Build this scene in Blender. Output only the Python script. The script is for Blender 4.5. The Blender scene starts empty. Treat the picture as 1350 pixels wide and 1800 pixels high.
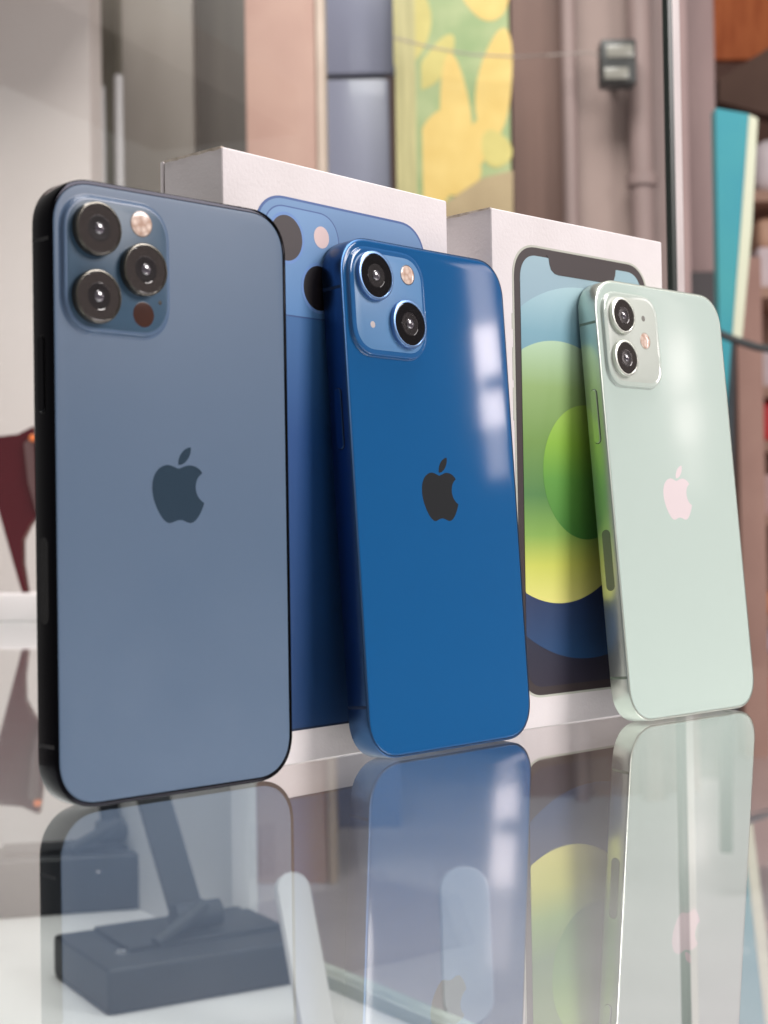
import bpy, bmesh, math, random, re
from mathutils import Matrix, Vector
random.seed(7)
scene = bpy.context.scene
COL = scene.collection

# ------------------------------------------------------------------ camera
F_PX, PITCH, ROLL, CAM_H = 2754.8, 0.01803, -0.01589, 0.06102
FW = Vector((0, math.cos(PITCH), math.sin(PITCH)))
_up = Vector((0, -math.sin(PITCH), math.cos(PITCH)))
_r = Vector((1, 0, 0))
CR = math.cos(ROLL) * _r + math.sin(ROLL) * _up
CU = -math.sin(ROLL) * _r + math.cos(ROLL) * _up
CAM = Vector((0, 0, CAM_H))
cd = bpy.data.cameras.new('camera')
cd.sensor_fit = 'HORIZONTAL'
cd.sensor_width = 36.0
cd.lens = 36.0 * F_PX / 1350.0
cd.clip_start = 0.01
cd.clip_end = 200
cd.dof.use_dof = True
cd.dof.focus_distance = 0.475
cd.dof.aperture_fstop = cd.lens / 2.6
cam = bpy.data.objects.new('camera', cd)
COL.objects.link(cam)
cam.matrix_world = Matrix(((CR.x, CU.x, -FW.x, CAM.x), (CR.y, CU.y, -FW.y, CAM.y), (CR.z, CU.z, -FW.z, CAM.z), (0, 0, 0, 1)))
scene.camera = cam

# ------------------------------------------------------------------ light
world = bpy.data.worlds.new('World')
scene.world = world
world.use_nodes = True
bg = world.node_tree.nodes['Background']
bg.inputs[0].default_value = (1.0, 0.95, 0.93, 1)
bg.inputs[1].default_value = 0.22


def area(name, loc, target, sx, sy, watts, color):
    l = bpy.data.lights.new(name, 'AREA')
    l.shape = 'RECTANGLE'
    l.size, l.size_y = sx, sy
    l.energy = watts
    l.color = color
    o = bpy.data.objects.new(name, l)
    COL.objects.link(o)
    o.location = loc
    d = Vector(target) - Vector(loc)
    o.rotation_euler = d.to_track_quat('-Z', 'Y').to_euler()
    return o


# daylight through the shop opening on the right, and an added overhead fill lamp
area('shop_opening_light', (2.1, -0.05, 1.32), (0.0, 0.5, 0.05), 1.0, 1.0, 51, (1.0, 0.94, 0.925))
area('overhead_fill', (0.0, 1.0, 2.4), (0.0, 1.2, 0.0), 1.6, 1.4, 112, (1.0, 0.95, 0.935))
# added lamps shaped as the bright street streak mirrored in the phones' glass
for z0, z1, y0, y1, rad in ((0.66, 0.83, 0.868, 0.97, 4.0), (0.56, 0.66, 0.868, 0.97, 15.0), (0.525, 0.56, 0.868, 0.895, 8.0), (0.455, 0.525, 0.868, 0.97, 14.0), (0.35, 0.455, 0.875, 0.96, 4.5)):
    area('streak_lamp', (2.1, (y0 + y1) / 2, (z0 + z1) / 2), (0.0, 0.50, 0.10), y1 - y0, z1 - z0, rad * math.pi * (y1 - y0) * (z1 - z0), (1.0, 0.87, 0.85))
scene.view_settings.view_transform = 'Standard'
scene.view_settings.look = 'None'
scene.view_settings.exposure = 0.0
scene.view_settings.gamma = 1.0
scene.render.engine = 'CYCLES'
scene.cycles.max_bounces = 12
scene.cycles.transparent_max_bounces = 24


# ------------------------------------------------------------------ helpers
def px(x, y, Y):
    """photo pixel -> point at depth Y"""
    d = FW + CR * ((x - 675) / F_PX) + CU * ((900 - y) / F_PX)
    return CAM + d * (Y / d.y)


def srgb(r, g, b):
    f = lambda c: (c / 255 / 12.92) if c / 255 <= 0.04045 else ((c / 255 + 0.055) / 1.055) ** 2.4
    return (f(r), f(g), f(b), 1)


def mat(name, col, rough=0.5, metal=0.0, coat=0.0, spec=0.5, ior=1.5, coat_rough=0.03):
    m = bpy.data.materials.new(name)
    m.use_nodes = True
    b = m.node_tree.nodes['Principled BSDF']
    if len(col) == 3:
        col = (*col, 1)
    b.inputs['Base Color'].default_value = col
    b.inputs['Roughness'].default_value = rough
    b.inputs['Metallic'].default_value = metal
    b.inputs['Coat Weight'].default_value = coat
    b.inputs['Coat Roughness'].default_value = coat_rough
    b.inputs['Specular IOR Level'].default_value = spec
    b.inputs['IOR'].default_value = ior
    return m


def N(m, t, **kw):
    n = m.node_tree.nodes.new(t)
    for k, v in kw.items():
        setattr(n, k, v)
    return n


def L(m, a, b):
    m.node_tree.links.new(a, b)


def bsdf(m):
    return m.node_tree.nodes['Principled BSDF']


def mottled(name, c1, c2, scale=8, rough=0.6, bump=0.0, stretch=(1, 1, 1), detail=6, fine=0, metal=0, coat=0):
    m = mat(name, c1, rough, metal, coat)
    tc = N(m, 'ShaderNodeTexCoord')
    mp = N(m, 'ShaderNodeMapping')
    mp.inputs['Scale'].default_value = stretch
    L(m, tc.outputs['Object'], mp.inputs[0])
    ns = N(m, 'ShaderNodeTexNoise')
    ns.inputs['Scale'].default_value = scale
    ns.inputs['Detail'].default_value = detail
    L(m, mp.outputs[0], ns.inputs['Vector'])
    cr = N(m, 'ShaderNodeValToRGB')
    cr.color_ramp.elements[0].position = 0.3
    cr.color_ramp.elements[1].position = 0.7
    cr.color_ramp.elements[0].color = c1 if len(c1) == 4 else (*c1, 1)
    cr.color_ramp.elements[1].color = c2 if len(c2) == 4 else (*c2, 1)
    L(m, ns.outputs[0], cr.inputs[0])
    L(m, cr.outputs[0], bsdf(m).inputs['Base Color'])
    if bump:
        n2 = N(m, 'ShaderNodeTexNoise')
        n2.inputs['Scale'].default_value = fine or scale * 12
        n2.inputs['Detail'].default_value = 4
        L(m, tc.outputs['Object'], n2.inputs['Vector'])
        bp = N(m, 'ShaderNodeBump')
        bp.inputs['Strength'].default_value = bump
        bp.inputs['Distance'].default_value = 0.001
        L(m, n2.outputs[0], bp.inputs['Height'])
        L(m, bp.outputs[0], bsdf(m).inputs['Normal'])
    return m


def ramp_z(name, stops, z0, z1, rough=0.45, axis=2):
    """printed vertical colour gradient in object coordinates (metres)"""
    m = mat(name, (0.5, 0.5, 0.5), rough)
    tc = N(m, 'ShaderNodeTexCoord')
    sp = N(m, 'ShaderNodeSeparateXYZ')
    L(m, tc.outputs['Object'], sp.inputs[0])
    mr = N(m, 'ShaderNodeMapRange')
    mr.inputs['From Min'].default_value = z0
    mr.inputs['From Max'].default_value = z1
    L(m, sp.outputs[axis], mr.inputs[0])
    cr = N(m, 'ShaderNodeValToRGB')
    el = cr.color_ramp.elements
    while len(el) < len(stops):
        el.new(0.5)
    for e, (p, c) in zip(el, stops):
        e.position = p
        e.color = srgb(*c)
    L(m, mr.outputs[0], cr.inputs[0])
    L(m, cr.outputs[0], bsdf(m).inputs['Base Color'])
    return m


def thin_glass(name, tint, f0=0.04, rough=0.0, both=False):
    """clear sheet: Schlick mix of straight transmission and mirror reflection"""
    m = bpy.data.materials.new(name)
    m.use_nodes = True
    nt = m.node_tree
    nt.nodes.clear()
    out = N(m, 'ShaderNodeOutputMaterial')
    tr = N(m, 'ShaderNodeBsdfTransparent')
    tr.inputs[0].default_value = (*tint, 1)
    gl = N(m, 'ShaderNodeBsdfGlossy')
    gl.inputs['Color'].default_value = (1, 1, 1, 1)
    gl.inputs['Roughness'].default_value = rough
    if both:
        # faint wipe marks in the gloss
        tc = N(m, 'ShaderNodeTexCoord')
        ns = N(m, 'ShaderNodeTexNoise')
        ns.inputs['Scale'].default_value = 22
        ns.inputs['Detail'].default_value = 5
        ns.inputs['Distortion'].default_value = 1.5
        L(m, tc.outputs['Object'], ns.inputs['Vector'])
        rr = N(m, 'ShaderNodeMapRange')
        rr.inputs['From Min'].default_value = 0.45
        rr.inputs['From Max'].default_value = 0.75
        rr.inputs['To Min'].default_value = 0.0
        rr.inputs['To Max'].default_value = 0.075
        L(m, ns.outputs[0], rr.inputs[0])
        L(m, rr.outputs[0], gl.inputs['Roughness'])
    ge = N(m, 'ShaderNodeNewGeometry')
    dt = N(m, 'ShaderNodeVectorMath', operation='DOT_PRODUCT')
    L(m, ge.outputs['Incoming'], dt.inputs[0])
    L(m, ge.outputs['Normal'], dt.inputs[1])
    ab = N(m, 'ShaderNodeMath', operation='ABSOLUTE')
    L(m, dt.outputs['Value'], ab.inputs[0])
    om = N(m, 'ShaderNodeMath', operation='SUBTRACT', use_clamp=True)
    om.inputs[0].default_value = 1.0
    L(m, ab.outputs[0], om.inputs[1])
    pw = N(m, 'ShaderNodeMath', operation='POWER')
    L(m, om.outputs[0], pw.inputs[0])
    pw.inputs[1].default_value = 5.0
    ma = N(m, 'ShaderNodeMath', operation='MULTIPLY_ADD', use_clamp=True)
    L(m, pw.outputs[0], ma.inputs[0])
    ma.inputs[1].default_value = 1 - f0
    ma.inputs[2].default_value = f0
    fac = ma
    if both:
        # both faces of the sheet together: 2R / (1 + R)
        up = N(m, 'ShaderNodeMath', operation='MULTIPLY')
        L(m, ma.outputs[0], up.inputs[0])
        up.inputs[1].default_value = 2.0
        dn = N(m, 'ShaderNodeMath', operation='ADD')
        L(m, ma.outputs[0], dn.inputs[0])
        dn.inputs[1].default_value = 1.0
        fac = N(m, 'ShaderNodeMath', operation='DIVIDE', use_clamp=True)
        L(m, up.outputs[0], fac.inputs[0])
        L(m, dn.outputs[0], fac.inputs[1])
    mx = N(m, 'ShaderNodeMixShader')
    L(m, fac.outputs[0], mx.inputs[0])
    L(m, tr.outputs[0], mx.inputs[1])
    L(m, gl.outputs[0], mx.inputs[2])
    if both:
        vo = N(m, 'ShaderNodeTexVoronoi')
        vo.inputs['Scale'].default_value = 75
        L(m, tc.outputs['Object'], vo.inputs['Vector'])
        sc = N(m, 'ShaderNodeSeparateColor')
        L(m, vo.outputs['Color'], sc.inputs[0])
        rad = N(m, 'ShaderNodeMapRange')
        rad.inputs['From Min'].default_value = 0.55
        rad.inputs['From Max'].default_value = 1.0
        rad.inputs['To Min'].default_value = 0.0
        rad.inputs['To Max'].default_value = 0.045
        L(m, sc.outputs[0], rad.inputs[0])
        lt = N(m, 'ShaderNodeMath', operation='LESS_THAN')
        L(m, vo.outputs['Distance'], lt.inputs[0])
        L(m, rad.outputs[0], lt.inputs[1])
        hf = N(m, 'ShaderNodeMath', operation='MULTIPLY')
        hf.inputs[1].default_value = 0.6
        L(m, lt.outputs[0], hf.inputs[0])
        df = N(m, 'ShaderNodeBsdfDiffuse')
        df.inputs[0].default_value = (0.75, 0.74, 0.72, 1)
        m2 = N(m, 'ShaderNodeMixShader')
        L(m, hf.outputs[0], m2.inputs[0])
        L(m, mx.outputs[0], m2.inputs[1])
        L(m, df.outputs[0], m2.inputs[2])
        mx = m2
    L(m, mx.outputs[0], out.inputs[0])
    return m


def link(name, me, material, parent=None, smooth=35):
    for p in me.polygons:
        p.use_smooth = smooth is not None
    if smooth is not None:
        me.set_sharp_from_angle(angle=math.radians(smooth))
    if material:
        me.materials.append(material)
    o = bpy.data.objects.new(name, me)
    COL.objects.link(o)
    if parent:
        o.parent = parent
    return o


def mesh(name, verts, faces):
    me = bpy.data.meshes.new(name)
    me.from_pydata([tuple(v) for v in verts], [], faces)
    bm = bmesh.new()
    bm.from_mesh(me)
    bmesh.ops.recalc_face_normals(bm, faces=bm.faces[:])
    bm.to_mesh(me)
    bm.free()
    return me


def empty(name, loc=(0, 0, 0), rot=(0, 0, 0)):
    o = bpy.data.objects.new(name, None)
    o.empty_display_size = 0.02
    COL.objects.link(o)
    o.location = loc
    o.rotation_euler = rot
    return o


def tag(o, label, cat, group=None):
    o['label'] = label
    o['category'] = cat
    if group:
        o['group'] = group
    return o


def struct(o):
    o['kind'] = 'structure'
    return o


def rrect(w, h, r, n=10, e=2.25):
    """rounded rectangle outline, slightly super-elliptic corners"""
    r = max(r, 1e-6)
    pts = []
    for cx, cy, a0 in ((w / 2 - r, h / 2 - r, 0), (-w / 2 + r, h / 2 - r, 90), (-w / 2 + r, -h / 2 + r, 180), (w / 2 - r, -h / 2 + r, 270)):
        for k in range(n + 1):
            a = math.radians(a0 + 90 * k / n)
            c, s = math.cos(a), math.sin(a)
            x = math.copysign(abs(c) ** (2 / e), c) * r
            y = math.copysign(abs(s) ** (2 / e), s) * r
            pts.append((cx + x, cy + y))
    return pts


def loft(loops):
    """loops: list of equal-length lists of 3-D points; caps both ends"""
    n = len(loops[0])
    verts = [p for lp in loops for p in lp]
    faces = []
    for i in range(len(loops) - 1):
        for k in range(n):
            a, b = i * n + k, i * n + (k + 1) % n
            faces.append((a, b, b + n, a + n))
    faces.append(tuple(range(n)))
    faces.append(tuple((len(loops) - 1) * n + k for k in range(n)))
    return verts, faces


MM = 0.001


def slab(name, cx, cz, w, h, r, layers, n=10, e=2.25):
    """rounded-rectangle slab in the local X-Z plane; layers = (inset, out) mm, out = distance along -Y"""
    loops = []
    for ins, out in layers:
        loops.append([((cx + x) * MM, -out * MM, (cz + z) * MM) for x, z in rrect(w - 2 * ins, h - 2 * ins, r - ins, n, e)])
    v, f = loft(loops)
    return mesh(name, v, f)


def lathe(name, cx, cz, prof, n=48):
    """profile of (radius, out) in mm around the local Y axis at (cx, cz)"""
    loops = []
    for r, out in prof:
        loops.append([((cx + r * math.cos(2 * math.pi * k / n)) * MM, -out * MM, (cz + r * math.sin(2 * math.pi * k / n)) * MM) for k in range(n)])
    v, f = loft(loops)
    return mesh(name, v, f)


def prism(name, pts, out0, out1, cx=0, cz=0):
    """flat outline (mm) in the local X-Z plane, extruded along -Y"""
    n = len(pts)
    v = [((cx + x) * MM, -out0 * MM, (cz + z) * MM) for x, z in pts] + [((cx + x) * MM, -out1 * MM, (cz + z) * MM) for x, z in pts]
    f = [(k, (k + 1) % n, n + (k + 1) % n, n + k) for k in range(n)]
    f.append(tuple(range(n)))
    f.append(tuple(range(n, 2 * n)))
    return mesh(name, v, f)


def boxmesh(name, lo, hi, bevel=0.0, seg=2):
    bm = bmesh.new()
    bmesh.ops.create_cube(bm, size=1)
    c = [(a + b) / 2 for a, b in zip(lo, hi)]
    s = [abs(b - a) for a, b in zip(lo, hi)]
    for v in bm.verts:
        v.co = Vector((c[0] + v.co.x * s[0], c[1] + v.co.y * s[1], c[2] + v.co.z * s[2]))
    if bevel:
        bmesh.ops.bevel(bm, geom=bm.edges[:], offset=bevel, segments=seg, affect='EDGES', profile=0.6)
    me = bpy.data.meshes.new(name)
    bm.to_mesh(me)
    bm.free()
    return me


def tube(name, pts, rad, n=12):
    """round tube through 3-D points"""
    pts = [Vector(p) for p in pts]
    loops = []
    for i, p in enumerate(pts):
        t = (pts[min(i + 1, len(pts) - 1)] - pts[max(i - 1, 0)]).normalized()
        a = t.orthogonal().normalized() if i == 0 else (a - t * a.dot(t)).normalized()
        b = t.cross(a)
        r = rad[i] if isinstance(rad, (list, tuple)) else rad
        loops.append([p + a * r * math.cos(2 * math.pi * k / n) + b * r * math.sin(2 * math.pi * k / n) for k in range(n)])
    v, f = loft(loops)
    return mesh(name, v, f)


# ------------------------------------------------------------------ structure: table top and what lies below
WALL = mottled('painted_plaster', srgb(226, 214, 210), srgb(232, 221, 218), 3, 0.55, 0.15, fine=60)
FLOOR = mottled('floor_tile', srgb(168, 160, 166), srgb(186, 178, 184), 3, 0.5)
SHELF = mottled('white_laminate', srgb(225, 224, 226), srgb(236, 235, 236), 6, 0.45)
GLASS = thin_glass('table_glass', (0.93, 0.955, 0.945), 0.042, both=True)
CLEAR = bpy.data.materials.new('glass_inner_face')
CLEAR.use_nodes = True
CLEAR.node_tree.nodes.clear()
_t = N(CLEAR, 'ShaderNodeBsdfTransparent')
_t.inputs[0].default_value = (0.97, 0.985, 0.98, 1)
L(CLEAR, _t.outputs[0], N(CLEAR, 'ShaderNodeOutputMaterial').inputs[0])
PANE = thin_glass('pane_glass', (0.96, 0.985, 0.97), 0.04)
GEDGE = mottled('glass_edge', srgb(196, 184, 182), srgb(222, 212, 210), 60, 0.4, 0, (1, 1, 0.2))
GDARK = mat('glass_edge_dark', srgb(40, 48, 44), 0.3)

# far edge of the table runs obliquely behind the phones
EA, EB = Vector((0.185, 0.70)), Vector((-0.46, 1.66))
DU = (EB - EA).normalized()


def poly_prism(name, pts, z0, z1):
    n = len(pts)
    v = [(x, y, z0) for x, y in pts] + [(x, y, z1) for x, y in pts]
    f = [(k, (k + 1) % n, n + (k + 1) % n, n + k) for k in range(n)] + [tuple(range(n)), tuple(range(n, 2 * n))]
    return mesh(name, v, f)


ZF = -0.45
f0 = struct(link('floor', boxmesh('floor', (-6, -2, ZF - 0.02), (7, 9, ZF)), FLOOR, smooth=None))
tpts = [(-1.1, 0.08), (0.50, 0.08), (0.50, 0.24), (EA.x, EA.y), (EB.x, EB.y), (-1.1, 1.66)]
top = empty('glass_tabletop', (0, 0.6, 0))
tag(top, 'clear glass tabletop mirroring the phones and boxes standing on it', 'tabletop')
tp = [(x, y - 0.6) for x, y in tpts]
gsheet = link('glass_sheet', poly_prism('glass_sheet', tp, -0.008, 0.0), GLASS, top, smooth=None)
gsheet.data.materials.append(CLEAR)
for p in gsheet.data.polygons:
    p.material_index = 0 if p.normal.z > 0.5 else 1

# lower shelf of the showcase
spts = [(-1.1, 0.08), (0.50, 0.08), (0.50, 0.24), (EA.x, EA.y), (EB.x, EB.y), (-1.1, 1.66)]
sh = tag(link('showcase_shelf', poly_prism('showcase_shelf', spts, -0.245, -0.225), SHELF, smooth=None), 'white shelf board seen through the glass below the phones', 'shelf')

_a, _b = EA + DU * 0.50, EA + DU * 1.156
_o = Vector((-DU.y, DU.x)) * 0.02
tag(link('back_panel', poly_prism('back_panel', [(_a.x, _a.y), (_b.x, _b.y), (_b.x + _o.x, _b.y + _o.y), (_a.x + _o.x, _a.y + _o.y)], -0.2251, -0.012), SHELF, smooth=None), 'white back panel of the showcase below the glass tabletop', 'panel')

# ------------------------------------------------------------------ phones
LOGO = ("M318.7 268.7c-.2-36.7 16.4-64.4 50-84.8-18.8-26.9-47.2-41.7-84.7-44.6-35.5-2.8-74.3 20.7-88.5 20.7-15 0-49.4-19.7-76.4-19.7"
        "C63.3 141.2 4 184.8 4 273.5c0 26.2 4.8 53.3 14.4 81.2 12.8 36.7 59 126.7 107.2 125.2 25.2-.6 43-17.9 75.8-17.9 31.8 0 48.3 17.9 76.4 17.9 "
        "48.6-.7 90.4-82.5 102.6-119.3-65.2-30.7-61.7-90-61.7-91.9z"
        "M262.1 104.5c27.3-32.4 24.8-61.9 24-72.5-24.1 1.4-52 16.4-67.9 34.9-17.5 19.8-27.8 44.3-25.6 71.9 26.1 2 49.9-11.4 69.5-34.3z")


def logo_outlines(height):
    outs, cur, cmd, pos = [], [], None, (0, 0)
    toks = re.findall(r'[MCcz]|-?\d*\.?\d+', LOGO)
    i = 0
    while i < len(toks):
        t = toks[i]
        if t in 'MCcz':
            cmd = t
            i += 1
            if cmd == 'z':
                outs.append(cur)
                cur = []
            continue
        if cmd == 'M':
            pos = (float(toks[i]), float(toks[i + 1]))
            cur = [pos]
            i += 2
        else:
            q = [float(x) for x in toks[i:i + 6]]
            i += 6
            if cmd == 'c':
                q = [q[k] + pos[k % 2] for k in range(6)]
            for s in range(1, 9):
                u = s / 8
                a, b, c, d = (1 - u) ** 3, 3 * u * (1 - u) ** 2, 3 * u * u * (1 - u), u ** 3
                cur.append((a * pos[0] + b * q[0] + c * q[2] + d * q[4], a * pos[1] + b * q[1] + c * q[3] + d * q[5]))
            pos = (q[4], q[5])
    k = height / 448.0
    res = []
    for o in outs:
        p = [((x - 192) * k, (256 - y) * k) for x, y in o]
        if abs(p[0][0] - p[-1][0]) + abs(p[0][1] - p[-1][1]) < 1e-3:
            p.pop()
        res.append(p)
    return res


# shared lens materials
LENS_BLACK = mat('lens_barrel_black', (0.006, 0.005, 0.006), 0.25, coat=0.5)
LENS_STEP = mat('lens_step', (0.014, 0.011, 0.012), 0.16)
LENS_GLASS = mat('lens_cover_glass', (0.006, 0.005, 0.006), 0.04, spec=0.35)
IRIS = mat('lens_iris', (0.05, 0.04, 0.06), 0.03, coat=1.0, spec=1.0, ior=1.9)
FLASH_RIM = mat('flash_rim', srgb(120, 110, 105), 0.3)
HOLE = mat('hole_black', (0.01, 0.009, 0.009), 0.5)
SCREEN = mat('display_black', (0.004, 0.004, 0.005), 0.06)


def flash_material(name):
    m = mat(name, srgb(232, 204, 186), 0.25, coat=1.0)
    tc = N(m, 'ShaderNodeTexCoord')
    vo = N(m, 'ShaderNodeTexVoronoi')
    vo.inputs['Scale'].default_value = 620
    L(m, tc.outputs['Object'], vo.inputs['Vector'])
    cr = N(m, 'ShaderNodeValToRGB')
    cr.color_ramp.elements[0].color = srgb(246, 226, 212)
    cr.color_ramp.elements[1].color = srgb(188, 152, 132)
    cr.color_ramp.elements[1].position = 0.75
    L(m, vo.outputs['Distance'], cr.inputs[0])
    L(m, cr.outputs[0], bsdf(m).inputs['Base Color'])
    return m


FLASH = flash_material('flash_diffuser')


def speckled(name, col, dustcol, rough, coat=0.0, spec=0.5, thr=0.985, scale=160):
    """smooth glass with a few specks of dust and a breath of smudging in the gloss"""
    m = mat(name, col, rough, coat=coat, spec=spec)
    tc = N(m, 'ShaderNodeTexCoord')
    vo = N(m, 'ShaderNodeTexVoronoi')
    vo.inputs['Scale'].default_value = scale
    L(m, tc.outputs['Object'], vo.inputs['Vector'])
    lt = N(m, 'ShaderNodeMath', operation='LESS_THAN')
    lt.inputs[1].default_value = 0.035
    L(m, vo.outputs['Distance'], lt.inputs[0])
    sp = N(m, 'ShaderNodeSeparateColor')
    L(m, vo.outputs['Color'], sp.inputs[0])
    gt = N(m, 'ShaderNodeMath', operation='GREATER_THAN')
    gt.inputs[1].default_value = thr
    L(m, sp.outputs[0], gt.inputs[0])
    mu = N(m, 'ShaderNodeMath', operation='MULTIPLY')
    L(m, lt.outputs[0], mu.inputs[0])
    L(m, gt.outputs[0], mu.inputs[1])
    mx = N(m, 'ShaderNodeMix', data_type='RGBA')
    mx.inputs['A'].default_value = col
    mx.inputs['B'].default_value = dustcol
    L(m, mu.outputs[0], mx.inputs['Factor'])
    L(m, mx.outputs['Result'], bsdf(m).inputs['Base Color'])
    ns = N(m, 'ShaderNodeTexNoise')
    ns.inputs['Scale'].default_value = 28
    ns.inputs['Detail'].default_value = 3
    L(m, tc.outputs['Object'], ns.inputs['Vector'])
    mr = N(m, 'ShaderNodeMapRange')
    mr.inputs['To Min'].default_value = rough * 0.8
    mr.inputs['To Max'].default_value = rough * 1.25
    L(m, ns.outputs[0], mr.inputs[0])
    L(m, mr.outputs[0], bsdf(m).inputs['Roughness'])
    return m


def side_pill(name, z0, z1, yc, wid, x_in, x_out, root, material, bev=0.15):
    """pill on the left side face: long axis Z, out along -X"""
    h, r = z1 - z0, wid / 2
    loops = []
    for ins, out in ((0, x_in), (0, x_out - bev), (bev, x_out)):
        loops.append([(-out * MM, (yc + a) * MM, ((z0 + z1) / 2 + b) * MM) for a, b in rrect(wid - 2 * ins, h - 2 * ins, r - ins, 8, 2.0)])
    v, f = loft(loops)
    return link(name, mesh(name, v, f), material, root)


def phone(label, dims, base, yaw, lean, M, bump, lenses, flash, extra, button, window=None, bump_rise=1.2, flare=False, lens_h=1.7):
    w, h, t = dims
    r = 11.8
    root = empty('smartphone', (base[0] * MM, base[1] * MM, -0.00005), (-lean, 0, yaw))
    tag(root, label, 'phone')
    cz = h / 2
    lip = 1.15 if flare else 0.75
    link('frame', slab('frame', 0, cz, w, h, r, ((0.3, 0.05), (0.08, 0.14), (0, 0.35), (0, t - 0.35), (0.08, t - 0.12), (0.22, t - 0.03), (lip - 0.05, t - 0.02)), 14), M['frame'], root)
    link('display', slab('display', 0, cz, w - 1.0, h - 1.0, r - 0.5, ((0.0, 0.06), (0.1, 0.01), (0.4, 0.0)), 12), SCREEN, root)
    link('back_glass', slab('back_glass', 0, cz, w, h, r, ((lip, t - 0.3), (lip, t - 0.03), (lip + 0.13, t + 0.06), (lip + 0.5, t + 0.1)), 14), M['glass'], root)
    # logo
    apple, leaf = logo_outlines(18.7)
    lg = link('logo', prism('logo', apple, t + 0.05, t + 0.115, 0, 75.4), M['logo'], root)
    link('leaf', prism('leaf', leaf, t + 0.05, t + 0.115, 0, 75.4), M['logo'], lg)
    # camera plateau
    bx, bz, bw, bh, br = bump
    R = bump_rise
    if flare:
        lay = ((-1.1, t + 0.09), (-0.8, t + 0.14), (-0.55, t + 0.28), (-0.36, t + 0.52), (-0.25, t + R - 0.3), (-0.05, t + R - 0.08), (0.25, t + R), (0.6, t + R))
    else:
        lay = ((-0.75, t + 0.08), (-0.5, t + 0.16), (-0.36, t + 0.34), (-0.3, t + R - 0.45), (-0.18, t + R - 0.18), (0.1, t + R - 0.03), (0.5, t + R))
    bp = link('camera_plateau', slab('camera_plateau', bx, bz, bw, bh, br, lay, 14), M['plateau'], root)
    if M.get('plate'):
        link('plateau_face', slab('plateau_face', bx, bz, bw - (1.3 if flare else 2.6), bh - (1.3 if flare else 2.6), br - (0.65 if flare else 1.3), ((0, t + R - 0.2), (0, t + R + 0.01), (0.05, t + R + 0.03)), 14), M['plate'], bp)
    b = t + R + 0.02
    for lx, lz, lr in lenses:
        rw = 0.62 if flare else 0.9
        ln = link('camera_lens', lathe('camera_lens', lx, lz, ((lr, b - 0.2), (lr, b + lens_h - 0.35), (lr - 0.12, b + lens_h - 0.1), (lr - 0.35, b + lens_h), (lr - rw + 0.12, b + lens_h), (lr - rw + 0.04, b + lens_h - 0.12), (lr - rw, b + lens_h - 0.4)), 96), M['ring'], root, 25)
        g = lr - rw + 0.02
        k = b + lens_h - 0.16
        link('lens_glass', lathe('lens_glass', lx, lz, ((g, k - 0.5), (g, k - 0.06), (g * 0.97, k), (g * 0.56, k), (g * 0.545, k - 0.03), (g * 0.53, k - 0.06)), 96), M.get('lens', LENS_GLASS), ln, 8)
        link('lens_step', lathe('lens_step', lx, lz, ((g * 0.54, k - 0.1), (g * 0.54, k - 0.035), (g * 0.50, k - 0.03), (g * 0.46, k - 0.03), (g * 0.45, k - 0.032)), 48), LENS_STEP, ln, 8)
        dome = [(g * 0.24 * math.cos(a), k - 0.045 + g * 0.10 * math.sin(a)) for a in [math.radians(x) for x in range(0, 86, 10)]]
        link('iris', lathe('iris', lx, lz, [(g * 0.24, k - 0.06)] + dome, 40), IRIS, ln)
    fx, fz, fr = flash
    fo = link('flash', lathe('flash', fx, fz, ((fr, b - 0.2), (fr, b + 0.04), (fr - 0.1, b + 0.07), (fr - 0.3, b + 0.07)), 40), M.get('flash_rim', FLASH_RIM), root)
    link('flash_diffuser', lathe('flash_diffuser', fx, fz, ((fr - 0.28, b - 0.1), (fr - 0.28, b + 0.075), (fr - 0.5, b + 0.11), (fr * 0.4, b + 0.14)), 40), FLASH, fo)
    for nm, ex, ez, er, em in extra:
        link(nm, lathe(nm, ex, ez, ((er, b - 0.2), (er, b + 0.02), (er - 0.08, b + 0.03)), 32), em, root)
    # side button, antenna bands
    x0 = w / 2
    yc = -t / 2
    side_pill('button_gap', button[0] - 0.22, button[1] + 0.22, yc, 3.04, x0 - 0.3, x0 + 0.015, root, HOLE, 0.01)
    side_pill('side_button', button[0], button[1], yc, 2.6, x0 - 0.3, x0 + 0.42, root, M['frame'])
    if window:
        side_pill('antenna_window', window[0], window[1], yc, 3.5, x0 - 0.3, x0 + 0.03, root, M['window'], 0.01)
    for zb in (14.9, h - 14.9):
        for s in (-1, 1):
            link('antenna_band', boxmesh('antenna_band', ((s * x0 - 0.03 if s < 0 else x0 - 0.3) * MM, -(t - 0.3) * MM, (zb - 0.45) * MM), ((s * x0 + 0.3 if s < 0 else x0 + 0.03) * MM, -0.3 * MM, (zb + 0.45) * MM)), M['band'], root, None)
    for xb, zb in ((x0 - 14.9, 0), (-x0 + 14.9, h), (x0 - 14.9, h)):
        lo = zb - 0.03 if zb == 0 else zb - 0.3
        hi = zb + 0.3 if zb == 0 else zb + 0.03
        link('antenna_band', boxmesh('antenna_band', ((xb - 0.45) * MM, -(t - 0.3) * MM, lo * MM), ((xb + 0.45) * MM, -0.3 * MM, hi * MM)), M['band'], root, None)
    return root


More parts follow.
